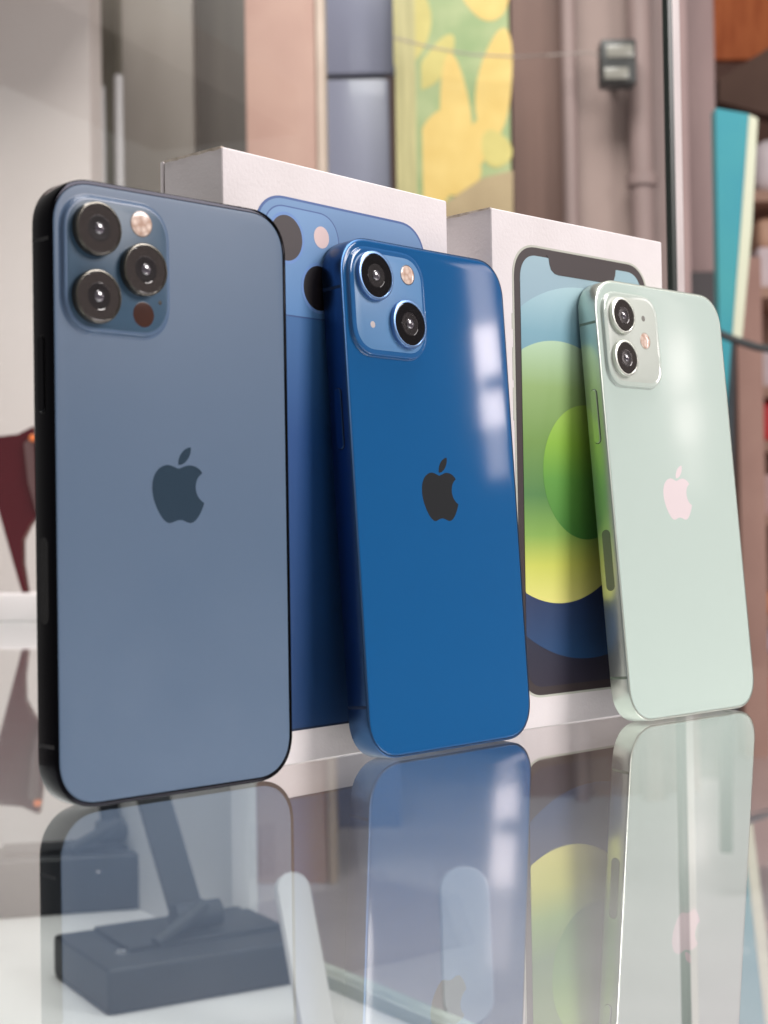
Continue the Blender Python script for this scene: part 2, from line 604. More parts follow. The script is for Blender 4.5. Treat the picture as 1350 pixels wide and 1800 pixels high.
# --- graphite blue phone, three cameras
p1 = dict(
    frame=mat('polished_dark_steel', srgb(30, 30, 34), 0.06, 1.0),
    glass=speckled('frosted_blue_glass', srgb(82, 104, 130), srgb(170, 180, 190), 0.40, thr=0.995),
    plateau=mat('plateau_flare_blue', srgb(84, 106, 134), 0.26),
    plate=mat('plateau_blue_glass', srgb(58, 84, 106), 0.34, spec=0.35),
    ring=mat('lens_ring_steel', srgb(96, 94, 88), 0.18, 0.75),
    lens=mat('lens_reflection_brown', (0.03, 0.021, 0.019), 0.05, coat=1.0, spec=0.8, ior=1.6),  # brown reflection of the surroundings is put into the cover glass colour
    logo=mat('logo_blue_mirror', srgb(92, 118, 142), 0.14, 0.9),
    band=mat('band_black', srgb(14, 15, 18), 0.3),
    window=mat('window_black', srgb(10, 10, 12), 0.08),
)
LIDAR = mat('lidar_cover', srgb(66, 38, 30), 0.12, coat=0.5)
phone('slate blue phone with three cameras and glossy black sides, standing upright', (71.5, 146.7, 7.4), (-55.41, 388.64), 0.77071, 0.0, p1,
      (-17.6, 126.7, 29.4, 31.2, 8.4), [(-24.0, 134.9, 6.35), (-10.9, 126.7, 6.35), (-24.3, 119.0, 6.35)], (-10.8, 137.9, 3.2),
      [('lidar_scanner', -10.5, 116.1, 3.05, LIDAR), ('microphone', -5.6, 119.4, 0.55, HOLE)], (91.8, 109.5), (43, 63), flare=True, lens_h=2.0)

# --- blue phone, two diagonal cameras
p2 = dict(
    frame=mat('blue_aluminium', srgb(58, 86, 122), 0.3, 1.0),
    glass=speckled('deep_blue_glass', srgb(12, 86, 142), srgb(190, 205, 220), 0.075, spec=0.5, thr=0.972),
    plateau=mat('plateau_deep_blue', srgb(30, 92, 148), 0.05, coat=0.5),
    plate=mat('plateau_frosted_blue', srgb(88, 134, 180), 0.38),
    ring=mat('lens_ring_blue', srgb(120, 152, 196), 0.32, 0.9),
    logo=mat('logo_dark_mirror', srgb(110, 112, 116), 0.08, 1.0),
    band=mat('band_navy', srgb(18, 36, 64), 0.4),
    flash_rim=mat('flash_rim_blue', srgb(70, 84, 100), 0.3),
)
MIC2 = mat('mic_mesh', srgb(190, 178, 176), 0.4)
phone('deep blue glossy phone with two diagonal cameras leaning on the white box', (71.5, 146.7, 7.65), (14.29, 460.04), 0.81097, 0.06375, p2,
      (-17.9, 128.4, 30.6, 30.4, 8.6), [(-24.1, 135.5, 7.1), (-11.2, 122.8, 7.1)], (-9.6, 137.5, 3.0),
      [('microphone', -25.4, 121.6, 0.95, MIC2)], (86.5, 103.5), None, lens_h=1.5, bump_rise=1.35)

# --- pale green phone, two stacked cameras
p3 = dict(
    frame=mat('pale_green_aluminium', srgb(206, 215, 204), 0.28, 0.9),
    glass=speckled('pale_green_glass', srgb(192, 208, 200), srgb(240, 240, 240), 0.12, spec=0.17, thr=0.992),
    plateau=mat('plateau_pale_green', srgb(196, 208, 199), 0.06, coat=0.5),
    plate=mat('plateau_frosted_green', srgb(196, 203, 194), 0.36),
    ring=mat('lens_ring_silver', srgb(226, 230, 220), 0.34, 0.85),
    lens=mat('lens_reflection_warm', (0.024, 0.017, 0.015), 0.05, coat=1.0, spec=0.6),  # warm reflected tone painted into the lens cover colour
    logo=mat('logo_pale_gleam', srgb(230, 216, 218), 0.12, 0.0),  # pinkish mirror reflection painted as a plain diffuse colour
    band=mat('band_grey_green', srgb(120, 134, 118), 0.4),
    window=mat('window_grey_green', srgb(112, 122, 108), 0.25),
    flash_rim=mat('flash_rim_green', srgb(170, 170, 158), 0.3),
)
MIC3 = mat('mic_hole_grey', srgb(120, 118, 112), 0.5)
phone('pale green phone with two stacked cameras leaning on its wallpaper box', (71.5, 146.7, 7.4), (99.60, 535.71), 0.75765, 0.08739, p3,
      (-18.3, 126.6, 28.8, 31.2, 7.6), [(-24.2, 134.3, 6.2), (-24.6, 119.9, 6.2)], (-12.0, 126.8, 2.9),
      [('microphone', -11.9, 134.5, 1.0, MIC3)], (91.8, 109.6), (43.2, 63.3), lens_h=1.5, bump_rise=1.3)


# ------------------------------------------------------------------ boxes
PAPER = mottled('white_box_card', srgb(224, 217, 217), srgb(236, 230, 231), 26, 0.6, 0.12, fine=900)
PAPER_EDGE = mottled('worn_card_edge', srgb(168, 152, 134), srgb(226, 216, 206), 300, 0.8)
INSIDE = mat('box_gap_dark', srgb(80, 70, 62), 0.8)


def carton(label, q):
    x, y, a, w, h, d = q
    root = empty('phone_box', (x * MM, y * MM, 0), (0, 0, a))
    tag(root, label, 'box')
    link('lid', boxmesh('lid', (0, 0, 0), (w * MM, (d - 1.6) * MM, h * MM), 0.0007, 3), PAPER, root)
    link('tray_rim', boxmesh('tray_rim', (0.5 * MM, (d - 1.7) * MM, 0.5 * MM), ((w - 0.5) * MM, (d - 1.2) * MM, (h - 0.5) * MM)), INSIDE, root, None)
    link('tray', boxmesh('tray', (0, (d - 1.3) * MM, 0), (w * MM, d * MM, h * MM), 0.0004, 2), PAPER, root)
    # lifted, dog-eared paper along the top of the left side
    rng = random.Random(int(w * 10))
    n = 14
    v, f = [], []
    for k in range(n + 1):
        yy = (0.2 + (d - 2.2) * k / n) * MM
        drop = (0.35 + rng.uniform(0, 0.35)) * MM
        out = (0.10 + rng.uniform(0, 0.25)) * MM
        v += [(0.9 * MM, yy, h * MM + 0.00008), (-0.00012, yy, h * MM + 0.00012), (-out, yy, h * MM - drop), (-out + 0.00012, yy, h * MM - drop - 0.00004), (0.9 * MM, yy, h * MM - 0.0003)]
    for k in range(n):
        for j in range(5):
            a0, b0 = k * 5 + j, k * 5 + (j + 1) % 5
            f.append((a0, b0, b0 + 5, a0 + 5))
    f += [tuple(range(5)), tuple(n * 5 + j for j in range(5))]
    link('paper_fold', mesh('paper_fold', v, f), PAPER_EDGE, root, 20)
    return root


B1 = (-41.43 - 0.6 * 0, 413.50, 0.85306, 95.0, 166.12, 24.9)
b1 = carton('white phone box printed with a blue phone back, dog-eared top corner', B1)
B2 = (35.21, 492.15, 0.76856, 90.39, 165.37, 28.0)
b2 = carton('white phone box printed with a green circle wallpaper on a phone screen', B2)

# print on the first box: back of a blue phone
PR1 = ramp_z('print_blue', [(0.0, (20, 58, 104)), (0.55, (32, 78, 138)), (0.80, (64, 112, 166)), (1.0, (124, 160, 202))], 0.009, 0.157)
PR1R = ramp_z('print_blue_rim', [(0.0, (14, 34, 66)), (0.6, (36, 70, 122)), (1.0, (78, 108, 164))], 0.009, 0.157)
PR1B = ramp_z('print_blue_plateau', [(0.0, (86, 134, 188)), (1.0, (126, 164, 208))], 0.122, 0.155)
PRK = mat('print_black', srgb(30, 26, 30), 0.4)
PRG = mat('print_dark_grey', srgb(66, 59, 61), 0.4)
PRF = mat('print_flash', srgb(232, 206, 204), 0.45)
PRL = mat('print_lens_rim', srgb(112, 150, 208), 0.4)
cx, cz = 47.6, 82.7
pr = link('printed_phone', slab('printed_phone', cx, cz, 72.4, 147.4, 11.8, ((0, -0.3), (0, 0.10)), 12), PR1R, b1)
link('printed_back', slab('printed_back', cx, cz, 71.0, 146.0, 11.2, ((0, -0.2), (0, 0.16)), 12), PR1, pr)
link('printed_plateau_rim', slab('printed_plateau_rim', cx - 17.7, cz + 55.9, 30.4, 30.6, 8.6, ((0, -0.2), (0, 0.20)), 12), PR1R, pr)
link('printed_plateau', slab('printed_plateau', cx - 17.7, cz + 55.9, 29.6, 29.8, 8.2, ((0, -0.2), (0, 0.24)), 12), PR1B, pr)
for lx, lz in ((-24.1, 62.2), (-11.2, 49.6)):
    link('printed_lens_rim', lathe('printed_lens_rim', cx + lx, cz + lz, ((7.2, 0), (7.2, 0.28)), 48), PRL, pr)
    link('printed_lens', lathe('printed_lens', cx + lx, cz + lz, ((6.3, 0), (6.3, 0.32)), 48), PRG if lz > 55 else PRK, pr)
link('printed_flash', lathe('printed_flash', cx - 9.9, cz + 64.2, ((3.1, 0), (3.1, 0.28)), 32), PRF, pr)
ap, lf = logo_outlines(18.7)
link('printed_logo', prism('printed_logo', ap, 0, 0.2, cx, cz + 2), mat('print_logo', srgb(40, 84, 148), 0.3), pr)
link('printed_leaf', prism('printed_leaf', lf, 0, 0.2, cx, cz + 2), bpy.data.materials['print_logo'], pr)

# print on the second box: phone front with ring wallpaper
cx, cz = 45.3, 82.7
Z0, Z1 = 0.013, 0.1525
tt = lambda y: (y - 13) / 139.5
SKY = ramp_z('wallpaper_ground', [(0, (46, 42, 58)), (tt(40), (40, 46, 66)), (tt(75), (40, 60, 90)), (tt(90), (120, 150, 175)), (1, (160, 190, 202))], Z0, Z1)
BIG = ramp_z('wallpaper_blue_ring', [(tt(20), (34, 74, 118)), (tt(45), (42, 54, 90)), (tt(80), (40, 70, 104)), (tt(105), (96, 140, 162)), (tt(128), (128, 174, 190)), (tt(144), (178, 212, 220))], Z0, Z1)
GRN = ramp_z('wallpaper_green_ring', [(tt(40), (230, 226, 132)), (tt(52), (206, 212, 98)), (tt(62), (136, 176, 84)), (tt(75), (84, 134, 76)), (tt(92), (116, 154, 78)), (tt(110), (148, 180, 114)), (tt(125), (186, 216, 182))], Z0, Z1)
MID = ramp_z('wallpaper_inner_ring', [(tt(60), (72, 132, 58)), (tt(80), (98, 158, 66)), (tt(92), (140, 188, 66)), (tt(105), (170, 208, 96))], Z0, Z1)
RIMS = mat('print_silver_rim', srgb(196, 198, 186), 0.35)
BEZ = mat('print_bezel_sheen', srgb(62, 53, 54), 0.4)  # grey sheen on the black bezel is put into this colour


def clipped_circle(ccx, ccz, r):
    """circle cut to the printed screen rectangle"""
    x0, x1, y0, y1 = 13.2, 77.4, 13.0, 152.6
    pts = []
    for k in range(160):
        a = 2 * math.pi * k / 160
        pts.append((min(max(ccx + r * math.cos(a), x0), x1), min(max(ccz + r * math.sin(a), y0), y1)))
    out = []
    for p in pts:
        if not out or abs(p[0] - out[-1][0]) + abs(p[1] - out[-1][1]) > 1e-4:
            out.append(p)
    return out


pr = link('printed_phone', slab('printed_phone', cx, cz, 71.6, 146.4, 11.6, ((0, -0.3), (0.05, 0.10)), 12), RIMS, b2)
link('printed_bezel', slab('printed_bezel', cx, cz, 70.0, 144.9, 10.9, ((0, -0.2), (0, 0.15)), 12), BEZ, pr)
link('printed_screen', slab('printed_screen', cx, cz, 64.2, 139.5, 8.2, ((0, -0.2), (0, 0.20)), 12), SKY, pr)
link('printed_ring', prism('printed_ring', clipped_circle(45.3, 82.5, 61.8), 0, 0.24), BIG, pr)
link('printed_ring', prism('printed_ring', clipped_circle(31.4, 82.5, 43.0), 0, 0.28), GRN, pr)
link('printed_ring', prism('printed_ring', clipped_circle(45.2, 82.6, 22.4), 0, 0.32), MID, pr)
nz = [(26.6, 153.2), (27.6, 152.2), (27.9, 150.4), (28.7, 148.7), (30.4, 147.6), (32.4, 147.3)]
notch = nz + [(2 * 45.3 - x, z) for x, z in reversed(nz)]
link('printed_notch', prism('printed_notch', notch, 0, 0.30), BEZ, pr)
for z0, z1 in ((127.7, 132.8), (111.4, 121.9), (98.5, 109.0)):
    link('printed_button', prism('printed_button', [(9.0, z0), (9.7, z0), (9.7, z1), (9.0, z1)], -0.1, 0.09), RIMS, pr)

# ------------------------------------------------------------------ upright glass pane behind the table
PA = px(1203, 950, 0.745).xy
nrm = Vector((DU.y, -DU.x))
if nrm.x < 0:
    nrm = -nrm
pane = empty('upright_glass_sheet', (PA.x, PA.y, -0.35))
tag(pane, 'upright clear glass pane with a pale polished edge behind the phones', 'glass pane')


def strip_prism(name, s0, s1, o0, o1, z0, z1):
    pts = [DU * s + nrm * o for s, o in ((s0, o0), (s1, o0), (s1, o1), (s0, o1))]
    return poly_prism(name, [(p.x, p.y) for p in pts], z0, z1)


link('sheet', strip_prism('sheet', 0.004, 1.05, -0.003, 0.003, 0, 2.4), PANE, pane, None)
link('polished_edge', strip_prism('polished_edge', 0.0, 0.0038, -0.0012, 0.0034, 0, 2.4), GEDGE, pane, None)
link('edge_seal', strip_prism('edge_seal', 0.0, 0.0038, -0.0042, -0.0013, 0, 2.4), GDARK, pane, None)


# ------------------------------------------------------------------ shop and passage behind, out of focus
def pslab(name, x0, x1, y0, y1, Y, depth, material, parent=None, bevel=0.0, zfloor=False, ztop=None):
    a, b = px(x0, y0, Y), px(x1, y1, Y)
    zl = ZF if zfloor else b.z
    zh = ztop if ztop is not None else a.z
    if parent is None:
        o = link(name, boxmesh(name, (0, 0, 0), (b.x - a.x, depth, zh - zl), bevel), material, None, 30 if bevel else None)
        o.location = (a.x, Y, zl)
        return o
    P = parent.location
    return link(name, boxmesh(name, (a.x - P.x, Y - P.y, zl - P.z), (b.x - P.x, Y - P.y + depth, zh - P.z), bevel), material, parent, 30 if bevel else None)


def pcyl(name, xc, y0, Y, rad, material, parent=None, ztop=None, cap=True):
    a = px(xc, y0, Y)
    zt = ztop if ztop is not None else a.z
    pts = [(0, 0, 0), (0, 0, zt - ZF - rad * 0.4), (0, 0, zt - ZF)]
    o = link(name, tube(name, pts, [rad, rad, rad * 0.75], 16), material, parent, 40)
    o.location = (a.x, Y, ZF)
    return o


struct(link('wall_back', boxmesh('wall_back', (-4, 6.0, ZF), (5, 6.1, 3.0)), mottled('brown_plaster', srgb(112, 82, 72), srgb(138, 106, 94), 1.5, 0.8), smooth=None))
struct(pslab('wall_left', -700, 156, 0, 0, 2.30, 0.10, WALL, zfloor=True, ztop=1.4))
struct(link('shade_slab', boxmesh('shade_slab', (-2.2, 2.04, 0.95), (-0.34, 2.40, 1.05)), mat('shade_slab_grey', srgb(128, 118, 114), 0.9), smooth=None))  # unseen slab added to shade the upper left wall from the overhead lamp
tag(pslab('door_jamb', 150, 204, 0, 0, 2.50, 0.05, mottled('olive_paint', srgb(84, 80, 68), srgb(104, 98, 86), 6, 0.6), zfloor=True, ztop=1.4), 'dark olive door jamb next to the white wall', 'door jamb')
PIPE = mat('white_conduit', srgb(182, 178, 180), 0.45)
tag(pcyl('conduit', 179, 152, 2.42, 0.0046, PIPE), 'thin white conduit, the shorter one, before the olive jamb', 'conduit')
tag(pcyl('conduit', 208, 132, 2.42, 0.0072, PIPE), 'thicker white conduit, the taller one, beside the grey panel', 'conduit')
tag(pslab('wall_panel', 203, 338, 0, 0, 2.60, 0.05, mottled('grey_beige_sheet', srgb(146, 138, 130), srgb(172, 162, 156), 5, 0.35, 0.2, (1, 1, 0.3), fine=40), zfloor=True, ztop=1.4), 'grey beige wall panel behind the white conduits', 'panel')
tag(pslab('dark_panel', 336, 436, 0, 0, 2.90, 0.05, mottled('dark_brown_board', srgb(84, 78, 74), srgb(112, 104, 98), 4, 0.5, 0, (3, 3, 0.4)), zfloor=True, ztop=1.4), 'dark grey brown panel recessed beside the pink pillar', 'panel')
pil = empty('pillar', px(498, 900, 2.35).xy.to_3d() + Vector((0, 0, ZF)))
tag(pil, 'salmon pink plastered pillar with a paler corner strip', 'pillar')
pslab('shaft', 430, 553, 0, 0, 2.35, 0.10, mottled('pink_plaster', srgb(170, 133, 122), srgb(184, 149, 136), 9, 0.7, 0.3, fine=120), pil, zfloor=True, ztop=1.4, bevel=0.002)
pslab('corner_strip', 554, 569, 0, 0, 2.346, 0.10, mottled('pale_strip', srgb(188, 166, 152), srgb(204, 184, 170), 12, 0.5), pil, zfloor=True, ztop=1.4, bevel=0.002)
BGP = mat('blue_grey_sheet', srgb(140, 142, 164), 0.28, coat=0.2)
cab = empty('panel_cladding', px(630, 900, 2.80).xy.to_3d() + Vector((0, 0, ZF)))
tag(cab, 'blue grey metal cladding of two sheets with a dark joint', 'cladding')
pslab('upper_sheet', 560, 696, -120, 128, 2.80, 0.03, BGP, cab, bevel=0.003)
pslab('lower_sheet', 560, 696, 140, 900, 2.80, 0.03, BGP, cab, bevel=0.003, zfloor=True)
pslab('joint', 560, 696, -120, 1400, 2.825, 0.03, mat('joint_dark', srgb(58, 58, 66), 0.6), cab)
# floral poster
pos = empty('floral_poster', px(797, 900, 2.74).xy.to_3d() + Vector((0, 0, -0.2)))
tag(pos, 'green poster with large yellow flowers beside the blue grey cladding', 'poster')
pslab('board', 690, 902, -160, 520, 2.74, 0.01, mottled('poster_green', srgb(140, 164, 112), srgb(176, 186, 136), 14, 0.45), pos)
pslab('border', 690, 737, -160, 520, 2.7394, 0.002, mottled('poster_sand', srgb(176, 168, 118), srgb(204, 194, 140), 20, 0.45, 0, (6, 1, 0.4)), pos)
YEL = mottled('petal_yellow', srgb(220, 186, 104), srgb(230, 200, 122), 20, 0.45)
YEL2 = mottled('petal_pale_yellow', srgb(198, 184, 108), srgb(212, 198, 120), 20, 0.45)
petals = [(855, -15, 44, 50, 12, YEL), (712, 40, 44, 78, 0, YEL2), (764, 112, 22, 58, -35, YEL2), (800, 195, 27, 96, 4, YEL), (870, 150, 31, 98, -8, YEL), (772, 262, 36, 74, -6, YEL), (834, 262, 26, 66, -28, YEL), (762, 330, 34, 34, 10, YEL), (806, 300, 38, 44, 0, YEL), (872, 262, 26, 34, 20, YEL2)]
for i, (x, y, ra, rb, an, m_) in enumerate(petals):
    c = px(x, y, 2.7396)
    s = 2.7396 / F_PX
    P = pos.location
    pts = []
    for k in range(28):
        t_ = 2 * math.pi * k / 28
        wob = 1 + 0.07 * math.sin(3 * t_ + i)
        ex, ey = ra * s * math.cos(t_) * wob, rb * s * math.sin(t_) * wob
        ca, sa = math.cos(math.radians(an)), math.sin(math.radians(an))
        X = c.x + ex * ca - ey * sa
        X = min(X, px(901, 0, 2.7396).x)
        X = max(X, px(738 if i not in (1,) else 691, 0, 2.7396).x)
        pts.append(((X - P.x) / MM, (c.z + ex * sa + ey * ca - P.z) / MM))
    dep = 0.1 + 0.06 * i
    yy = (2.7396 - P.y) / MM
    link('petal', prism('petal', pts, -yy, -yy + dep), m_, pos, None)
c0, c1 = px(690, 455, 2.72), px(905, 300, 2.72)
# dune shape at the foot of the poster
pts = [(735, 395), (790, 352), (850, 312), (902, 300), (902, 520), (735, 520)]
pp = [px(x, y, 2.73) for x, y in pts]
link('ground_shape', prism('ground_shape', [((p.x - pos.location.x) / MM, (p.z - pos.location.z) / MM) for p in pp], -(2.73 - pos.location.y) / MM, -(2.73 - pos.location.y) / MM + 1.0), mottled('poster_brown', srgb(160, 138, 104), srgb(178, 156, 120), 14, 0.5), pos, None)

BROWN = mottled('brown_board', srgb(112, 80, 70), srgb(132, 98, 86), 5, 0.5, 0.1, (4, 4, 0.4), fine=50)
MAUVE = mottled('mauve_paint', srgb(142, 120, 118), srgb(164, 140, 136), 6, 0.55, 0.2, (2, 2, 0.4), fine=60)
MAUVE2 = mottled('mauve_light_paint', srgb(160, 136, 130), srgb(178, 154, 147), 4, 0.55, 0.3, fine=70)
tag(pslab('wall_board', 898, 988, 0, 0, 3.10, 0.05, BROWN, zfloor=True, ztop=1.6), 'dark brown board next to the floral poster', 'board')
tag(pcyl('drain_pipe', 998, 0, 3.05, 0.015, MAUVE, ztop=1.6), 'mauve pipe running up beside the brown board', 'pipe')
tag(pslab('wall_board', 1008, 1112, 0, 0, 3.10, 0.04, MAUVE2, zfloor=True, ztop=1.6), 'pale mauve wall board behind the floodlight', 'board')
tag(pslab('wall_board', 1105, 1205, 0, 0, 3.14, 0.04, MAUVE, zfloor=True, ztop=1.6), 'darker mauve wall board behind the jointed pipe', 'board')
jp = empty('jointed_pipe', px(1140, 900, 3.05).xy.to_3d() + Vector((0, 0, ZF)))
tag(jp, 'mauve vertical pipe with a wide collar joint', 'pipe')
zc = px(1140, 318, 3.05).z - ZF
link('pipe', tube('pipe', [(0, 0, 0), (0, 0, 2.0)], 0.024, 18), MAUVE, jp, 40)
link('collar', tube('collar', [(0, 0, zc - 0.012), (0, 0, zc - 0.010), (0, 0, zc + 0.010), (0, 0, zc + 0.012)], [0.028, 0.031, 0.031, 0.028], 18), MAUVE, jp, 40)
# floodlight
FLB = mat('floodlight_black', srgb(42, 42, 42), 0.4)
FLG = mat('floodlight_front', srgb(150, 146, 138), 0.2)
fl = empty('floodlight', px(1085, 145, 2.96))
tag(fl, 'small black floodlight with grey front fixed to the mauve board', 'floodlight')
pslab('housing', 1056, 1120, 68, 146, 2.96, 0.05, FLB, fl, bevel=0.006)
pslab('front_glass', 1066, 1114, 78, 100, 2.956, 0.006, FLG, fl, bevel=0.002)
pslab('lower_fin', 1062, 1106, 118, 138, 2.952, 0.01, FLG, fl, bevel=0.003)
pslab('bracket', 1078, 1100, 96, 128, 3.00, 0.11, FLB, fl)
cb = [px(x, y, 2.69 if x < 910 else 2.98) for x, y in ((1060, 100), (1035, 92), (1010, 94), (960, 97), (905, 100), (830, 96), (760, 84), (692, 66))]
tag(link('cable', tube('cable', cb, 0.0016, 8), mat('cable_grey', srgb(170, 158, 152), 0.5)), 'thin pale cable running from the floodlight across the floral poster', 'cable')

cl = empty('passage_column', px(1232, 900, 3.3).xy.to_3d() + Vector((0, 0, ZF)))
tag(cl, 'grey mauve column with a dark base, behind the glass edge', 'column')
pslab('shaft', 1196, 1264, 0, 478, 3.30, 0.12, MAUVE, cl, ztop=1.6, bevel=0.004)
pslab('base', 1190, 1268, 478, 900, 3.29, 0.14, mat('column_base_dark', srgb(58, 52, 54), 0.5), cl, zfloor=True, bevel=0.004)

# teal upright sign with pale edge
TEAL = mottled('teal_paint', srgb(36, 128, 148), srgb(60, 146, 150), 4, 0.4)
CREAM = mat('cream_edge', srgb(196, 200, 176), 0.4)
Y = 2.2
sg = empty('teal_sign', px(1285, 700, Y).xy.to_3d() + Vector((0, 0, ZF)))
tag(sg, 'tapered teal sign board with a cream edge beyond the green phone', 'sign')


def sign_poly(name, pts, Y0, dep, m_):
    pp = [px(x, y, Y0) for x, y in pts]
    P = sg.location
    return link(name, prism(name, [((p.x - P.x) / MM, (p.z - P.z) / MM) for p in pp], -(Y0 - P.y) / MM - dep / MM, -(Y0 - P.y) / MM), m_, sg, None)


sign_poly('face', [(1258, 190), (1316, 200), (1302, 395), (1286, 600), (1274, 760), (1268, 760)], Y, 0.03, TEAL)
sign_poly('cream_edge', [(1317, 201), (1332, 208), (1322, 400), (1304, 600), (1287, 600), (1303, 395)], Y, 0.028, CREAM)
sign_poly('post', [(1270, 600), (1292, 600), (1288, 1500), (1270, 1500)], Y + 0.004, 0.02, mat('sign_post_dark', srgb(40, 48, 52), 0.5))
cbl = [px(x, y, 2.1) for x, y in ((1262, 585), (1290, 597), (1330, 610), (1400, 622), (1480, 622))]
tag(link('cable', tube('cable', cbl, 0.0055, 10), mat('cable_black', srgb(46, 50, 50), 0.5)), 'dark hanging cable crossing behind the teal sign', 'cable')

# street side, right of the column
OR = mottled('orange_cloth', srgb(196, 110, 62), srgb(168, 84, 42), 8, 0.8, 0, (6, 1, 1))
tag(pslab('shop_banner', 1240, 1560, -160, 100, 4.2, 0.03, OR), 'orange shop banner above the dark awning', 'banner')
aw = [px(x, y, 4.0) for x, y in ((1255, 150), (1350, 92), (1560, 20), (1560, 330), (1350, 215), (1255, 190))]
A0 = aw[0]
awo = link('awning', prism('awning', [((p.x - A0.x) / MM, (p.z - A0.z) / MM) for p in aw], 0, 60), mottled('awning_brown', srgb(84, 62, 52), srgb(104, 80, 68), 6, 0.8), smooth=None)
awo.location = A0
tag(awo, 'dark brown awning wedge under the orange banner', 'awning')
tag(pslab('street_pillar', 1284, 1328, 0, 0, 3.6, 0.08, mottled('pillar_brown', srgb(166, 130, 118), srgb(182, 146, 132), 6, 0.7), zfloor=True, ztop=0.7), 'plain brown pillar behind the teal sign', 'pillar')


def goods(name, label, cat, x0, x1, y0, y1, Y, col, round_=0.35, depth=0.12, group=None):
    a, b = px(x0, y0, Y), px(x1, y1, Y)
    w_, h_ = b.x - a.x, a.z - b.z
    o = link(name, boxmesh(name, (-w_ / 2, -depth / 2, 0), (w_ / 2, depth / 2, h_), min(w_, h_, depth) * round_, 4), mottled(name + '_mat', srgb(*[int(c * 0.92) for c in col]), srgb(*col), 9, 0.5), None, 40)
    o.location = ((a.x + b.x) / 2, Y, px(x0, y1, 3.85).z - 0.001)
    return tag(o, label, cat, group)


rack = empty('street_rack', px(1420, 700, 3.9).xy.to_3d() + Vector((0, 0, ZF)))
tag(rack, 'brown market rack with boards at the street edge', 'rack')
RK = mottled('rack_wood', srgb(160, 124, 106), srgb(190, 152, 130), 6, 0.6, 0, (1, 1, 6))
for y in (335, 505, 680, 775, 905, 1084, 1152):
    pslab('board', 1300, 1620, y, y + 14, 3.85, 0.32, RK, rack)
pslab('back_board', 1300, 1620, 200, 1200, 4.18, 0.02, mottled('rack_back', srgb(176, 140, 124), srgb(204, 168, 150), 5, 0.7), rack, zfloor=True)
goods('lamp_globe', 'white rounded lamp globe on the top board of the market rack', 'lamp', 1318, 1400, 236, 335, 3.94, (240, 228, 230), 0.48)
goods('white_carton', 'white carton on the rack below the peach linen', 'carton', 1322, 1400, 432, 505, 3.94, (236, 218, 220), 0.1)
goods('folded_linen', 'peach folded linen lying on a white carton', 'linen', 1322, 1420, 380, 433, 3.94, (214, 170, 142), 0.3)
goods('white_carton', 'white carton on the board above the red container', 'carton', 1326, 1420, 610, 680, 3.94, (232, 212, 214), 0.1)
goods('red_container', 'bright red container on the market rack', 'container', 1324, 1395, 706, 775, 3.94, (226, 40, 52), 0.2)
goods('tan_basket', 'tan basket between the brown pillar and the pink carton', 'basket', 1300, 1327, 850, 905, 3.94, (206, 166, 132), 0.2)
goods('pink_carton', 'pale pink carton on the board beneath the red container', 'carton', 1329, 1365, 835, 905, 3.94, (222, 184, 180), 0.1)
goods('orange_bowl', 'orange rounded bowl on a low board of the rack', 'bowl', 1308, 1400, 1044, 1084, 3.94, (244, 150, 84), 0.45)
goods('lavender_cloth', 'lavender folded cloth on the board below the orange bowl', 'cloth', 1306, 1355, 1100, 1152, 3.94, (204, 198, 222), 0.3)
goods('red_cup', 'small red cup beside the lavender cloth', 'cup', 1358, 1390, 1112, 1152, 3.94, (214, 70, 74), 0.3)

# ------------------------------------------------------------------ dark red holder near the far end of the table
Y = 1.30
RED = mat('dark_red_plastic', srgb(84, 26, 34), 0.25, coat=0.5)
g0 = px(20, 1077, Y)
hd = empty('phone_holder', (g0.x, Y, 0))
tag(hd, 'dark red pointed phone holder on a white foot by the wall', 'holder')
out = [(-60, 776), (0, 768), (34, 764), (62, 750), (70, 800), (70, 905), (56, 922), (42, 950), (42, 990), (50, 1042), (46, 1052), (38, 1030), (20, 968), (-2, 890), (-40, 800)]
pp = [px(x, y, Y) for x, y in out]
link('shell', prism('shell', [((p.x - g0.x) / MM, p.z / MM) for p in pp], -6, 6), RED, hd, 20)
pp = [px(x, y, Y - 0.004) for x, y in [(44, 780), (62, 765), (66, 900), (52, 850)]]
link('inner_wing', prism('inner_wing', [((p.x - g0.x) / MM, p.z / MM) for p in pp], 6, 9), mat('wing_grey', srgb(110, 84, 84), 0.3), hd, None)
a = px(57, 770, Y - 0.01)
link('glint_disc', lathe('glint_disc', (a.x - g0.x) / MM, a.z / MM, ((3.0, 5), (3.0, 10.0), (2.2, 11)), 20), mat('glint_orange', srgb(240, 130, 70), 0.4), hd)  # orange glint put in as a coloured disc on the shell
foot = px(48, 1050, Y)
link('foot', boxmesh('foot', (foot.x - g0.x - 0.045, -0.03, 0), (foot.x - g0.x + 0.055, 0.03, foot.z + 0.004), 0.003), mat('foot_white', srgb(232, 226, 226), 0.3), hd)

# ------------------------------------------------------------------ things on the shelf under the glass
BLK = mat('satin_black_plastic', srgb(34, 38, 46), 0.55)
GLINT_STUD = mat('glint_chrome', srgb(225, 228, 235), 0.08, 1.0)  # studs added to stand in for the small glints on the base
SZ = -0.225


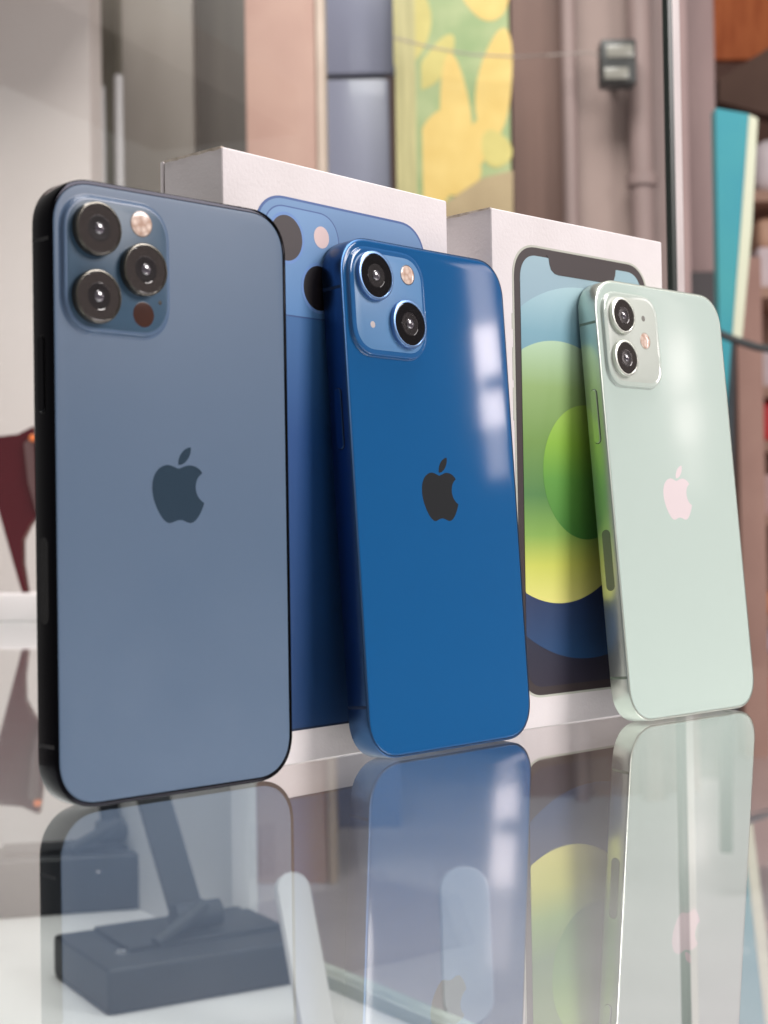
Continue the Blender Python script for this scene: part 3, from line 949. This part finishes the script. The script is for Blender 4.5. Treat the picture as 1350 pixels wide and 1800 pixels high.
def stand(label, loc, yaw, w, d, h, glint_spots, pole):
    root = empty('display_stand', (*loc, SZ), (0, 0, yaw))
    tag(root, label, 'stand')
    bs = link('base', boxmesh('base', (0, 0, 0), (w, d, h), 0.004, 3), BLK, root)
    link('base_foot', boxmesh('base_foot', (0.004, 0.004, -0.001), (w - 0.004, d - 0.004, 0.003)), HOLE, bs, None)
    link('top_plate', boxmesh('top_plate', (w * 0.18, d * 0.30, h - 0.002), (w * 0.92, d * 0.92, h + 0.0035), 0.0015), BLK, root)
    for x, y in glint_spots:
        v = []
        n = 16
        loops = []
        for r, z in ((0.0042, h - 0.002), (0.0042, h + 0.001), (0.003, h + 0.0026), (0.001, h + 0.0032)):
            loops.append([(x + r * math.cos(2 * math.pi * k / n), y + r * math.sin(2 * math.pi * k / n), z) for k in range(n)])
        vv, ff = loft(loops)
        link('stud', mesh('stud', vv, ff), GLINT_STUD, bs)
    (ax, ay), (bx, by, bz), pw = pole
    vv, ff = loft([[(ax - pw, ay - 0.004, h - 0.002), (ax + pw, ay - 0.004, h - 0.002), (ax + pw, ay + 0.004, h - 0.002), (ax - pw, ay + 0.004, h - 0.002)],
                   [(bx - pw, by - 0.004, bz), (bx + pw, by - 0.004, bz), (bx + pw, by + 0.004, bz), (bx - pw, by + 0.004, bz)]])
    link('pole', mesh('pole', vv, ff), BLK, root, None)
    link('knuckle', tube('knuckle', [(ax - pw - 0.006, ay - 0.004, h + 0.014), (ax - pw - 0.005, ay - 0.004, h + 0.014), (ax + pw + 0.005, ay - 0.004, h + 0.014), (ax + pw + 0.006, ay - 0.004, h + 0.014)], [0.007, 0.009, 0.009, 0.007], 16), BLK, root)
    link('hinge', tube('hinge', [(ax - 0.035, ay - 0.02, h + 0.004), (ax - 0.01, ay - 0.012, h + 0.014), (ax + 0.004, ay - 0.006, h + 0.02)], [0.004, 0.005, 0.006], 10), BLK, root)
    return root


stand('black display stand base with tilted pole, under the slate blue phone', (-0.172, 0.955), math.radians(30), 0.142, 0.105, 0.028,
      [(0.02, 0.03), (0.045, 0.035), (0.07, 0.042), (0.125, 0.05)], ((0.078, 0.05), (0.055, 0.10, 0.165), 0.011))
stand('second black display stand base farther back on the shelf', (-0.325, 1.20), math.radians(14), 0.165, 0.06, 0.044,
      [(0.05, 0.03), (0.10, 0.03), (0.15, 0.03)], ((0.115, 0.03), (0.105, 0.05, 0.18), 0.008))
WP = mat('white_paddle', srgb(228, 226, 228), 0.35)


def paddle(label, x0, x1, ytop, Y, tilt, rz, m_=WP):
    a, b = px(x0, ytop, Y), px(x1, ytop, Y)
    w_ = (b.x - a.x) / MM
    hgt = (a.z - SZ) / MM / math.cos(tilt) * (1.0 + 0.35 * math.sin(tilt))
    o = link('paddle_stand', slab('paddle_stand', 0, hgt / 2, w_, hgt + 2, w_ * 0.48, ((0.8, -3), (0, -2), (0, 2), (0.8, 3)), 14, 2.0), m_, None)
    o.location = ((a.x + b.x) / 2, Y, SZ)
    o.rotation_euler = (-tilt, 0, rz)
    return tag(o, label, 'stand')


paddle('grey rounded paddle stand under the glass, below the deep blue phone', 776, 866, 1580, 0.93, 0.4, 0.0, mat('grey_paddle', srgb(206, 203, 213), 0.5))
paddle('narrow white paddle stand seen edge on beside the black stand base', 526, 592, 1598, 0.90, 0.45, 0.45)
# edge of the lower glass shelf
_e0, _e1 = EA + DU * 0.02, EA + DU * 0.48
_w = Vector((DU.y, -DU.x)) * 0.016
gs = tag(link('glass_strip', poly_prism('glass_strip', [(_e0.x, _e0.y), (_e1.x, _e1.y), (_e1.x - _w.x, _e1.y - _w.y), (_e0.x - _w.x, _e0.y - _w.y)], SZ - 0.0002, SZ + 0.008), mat('green_glass_edge', srgb(206, 212, 210), 0.15), None, None), 'pale green glass strip along the edge of the lower shelf', 'glass strip')
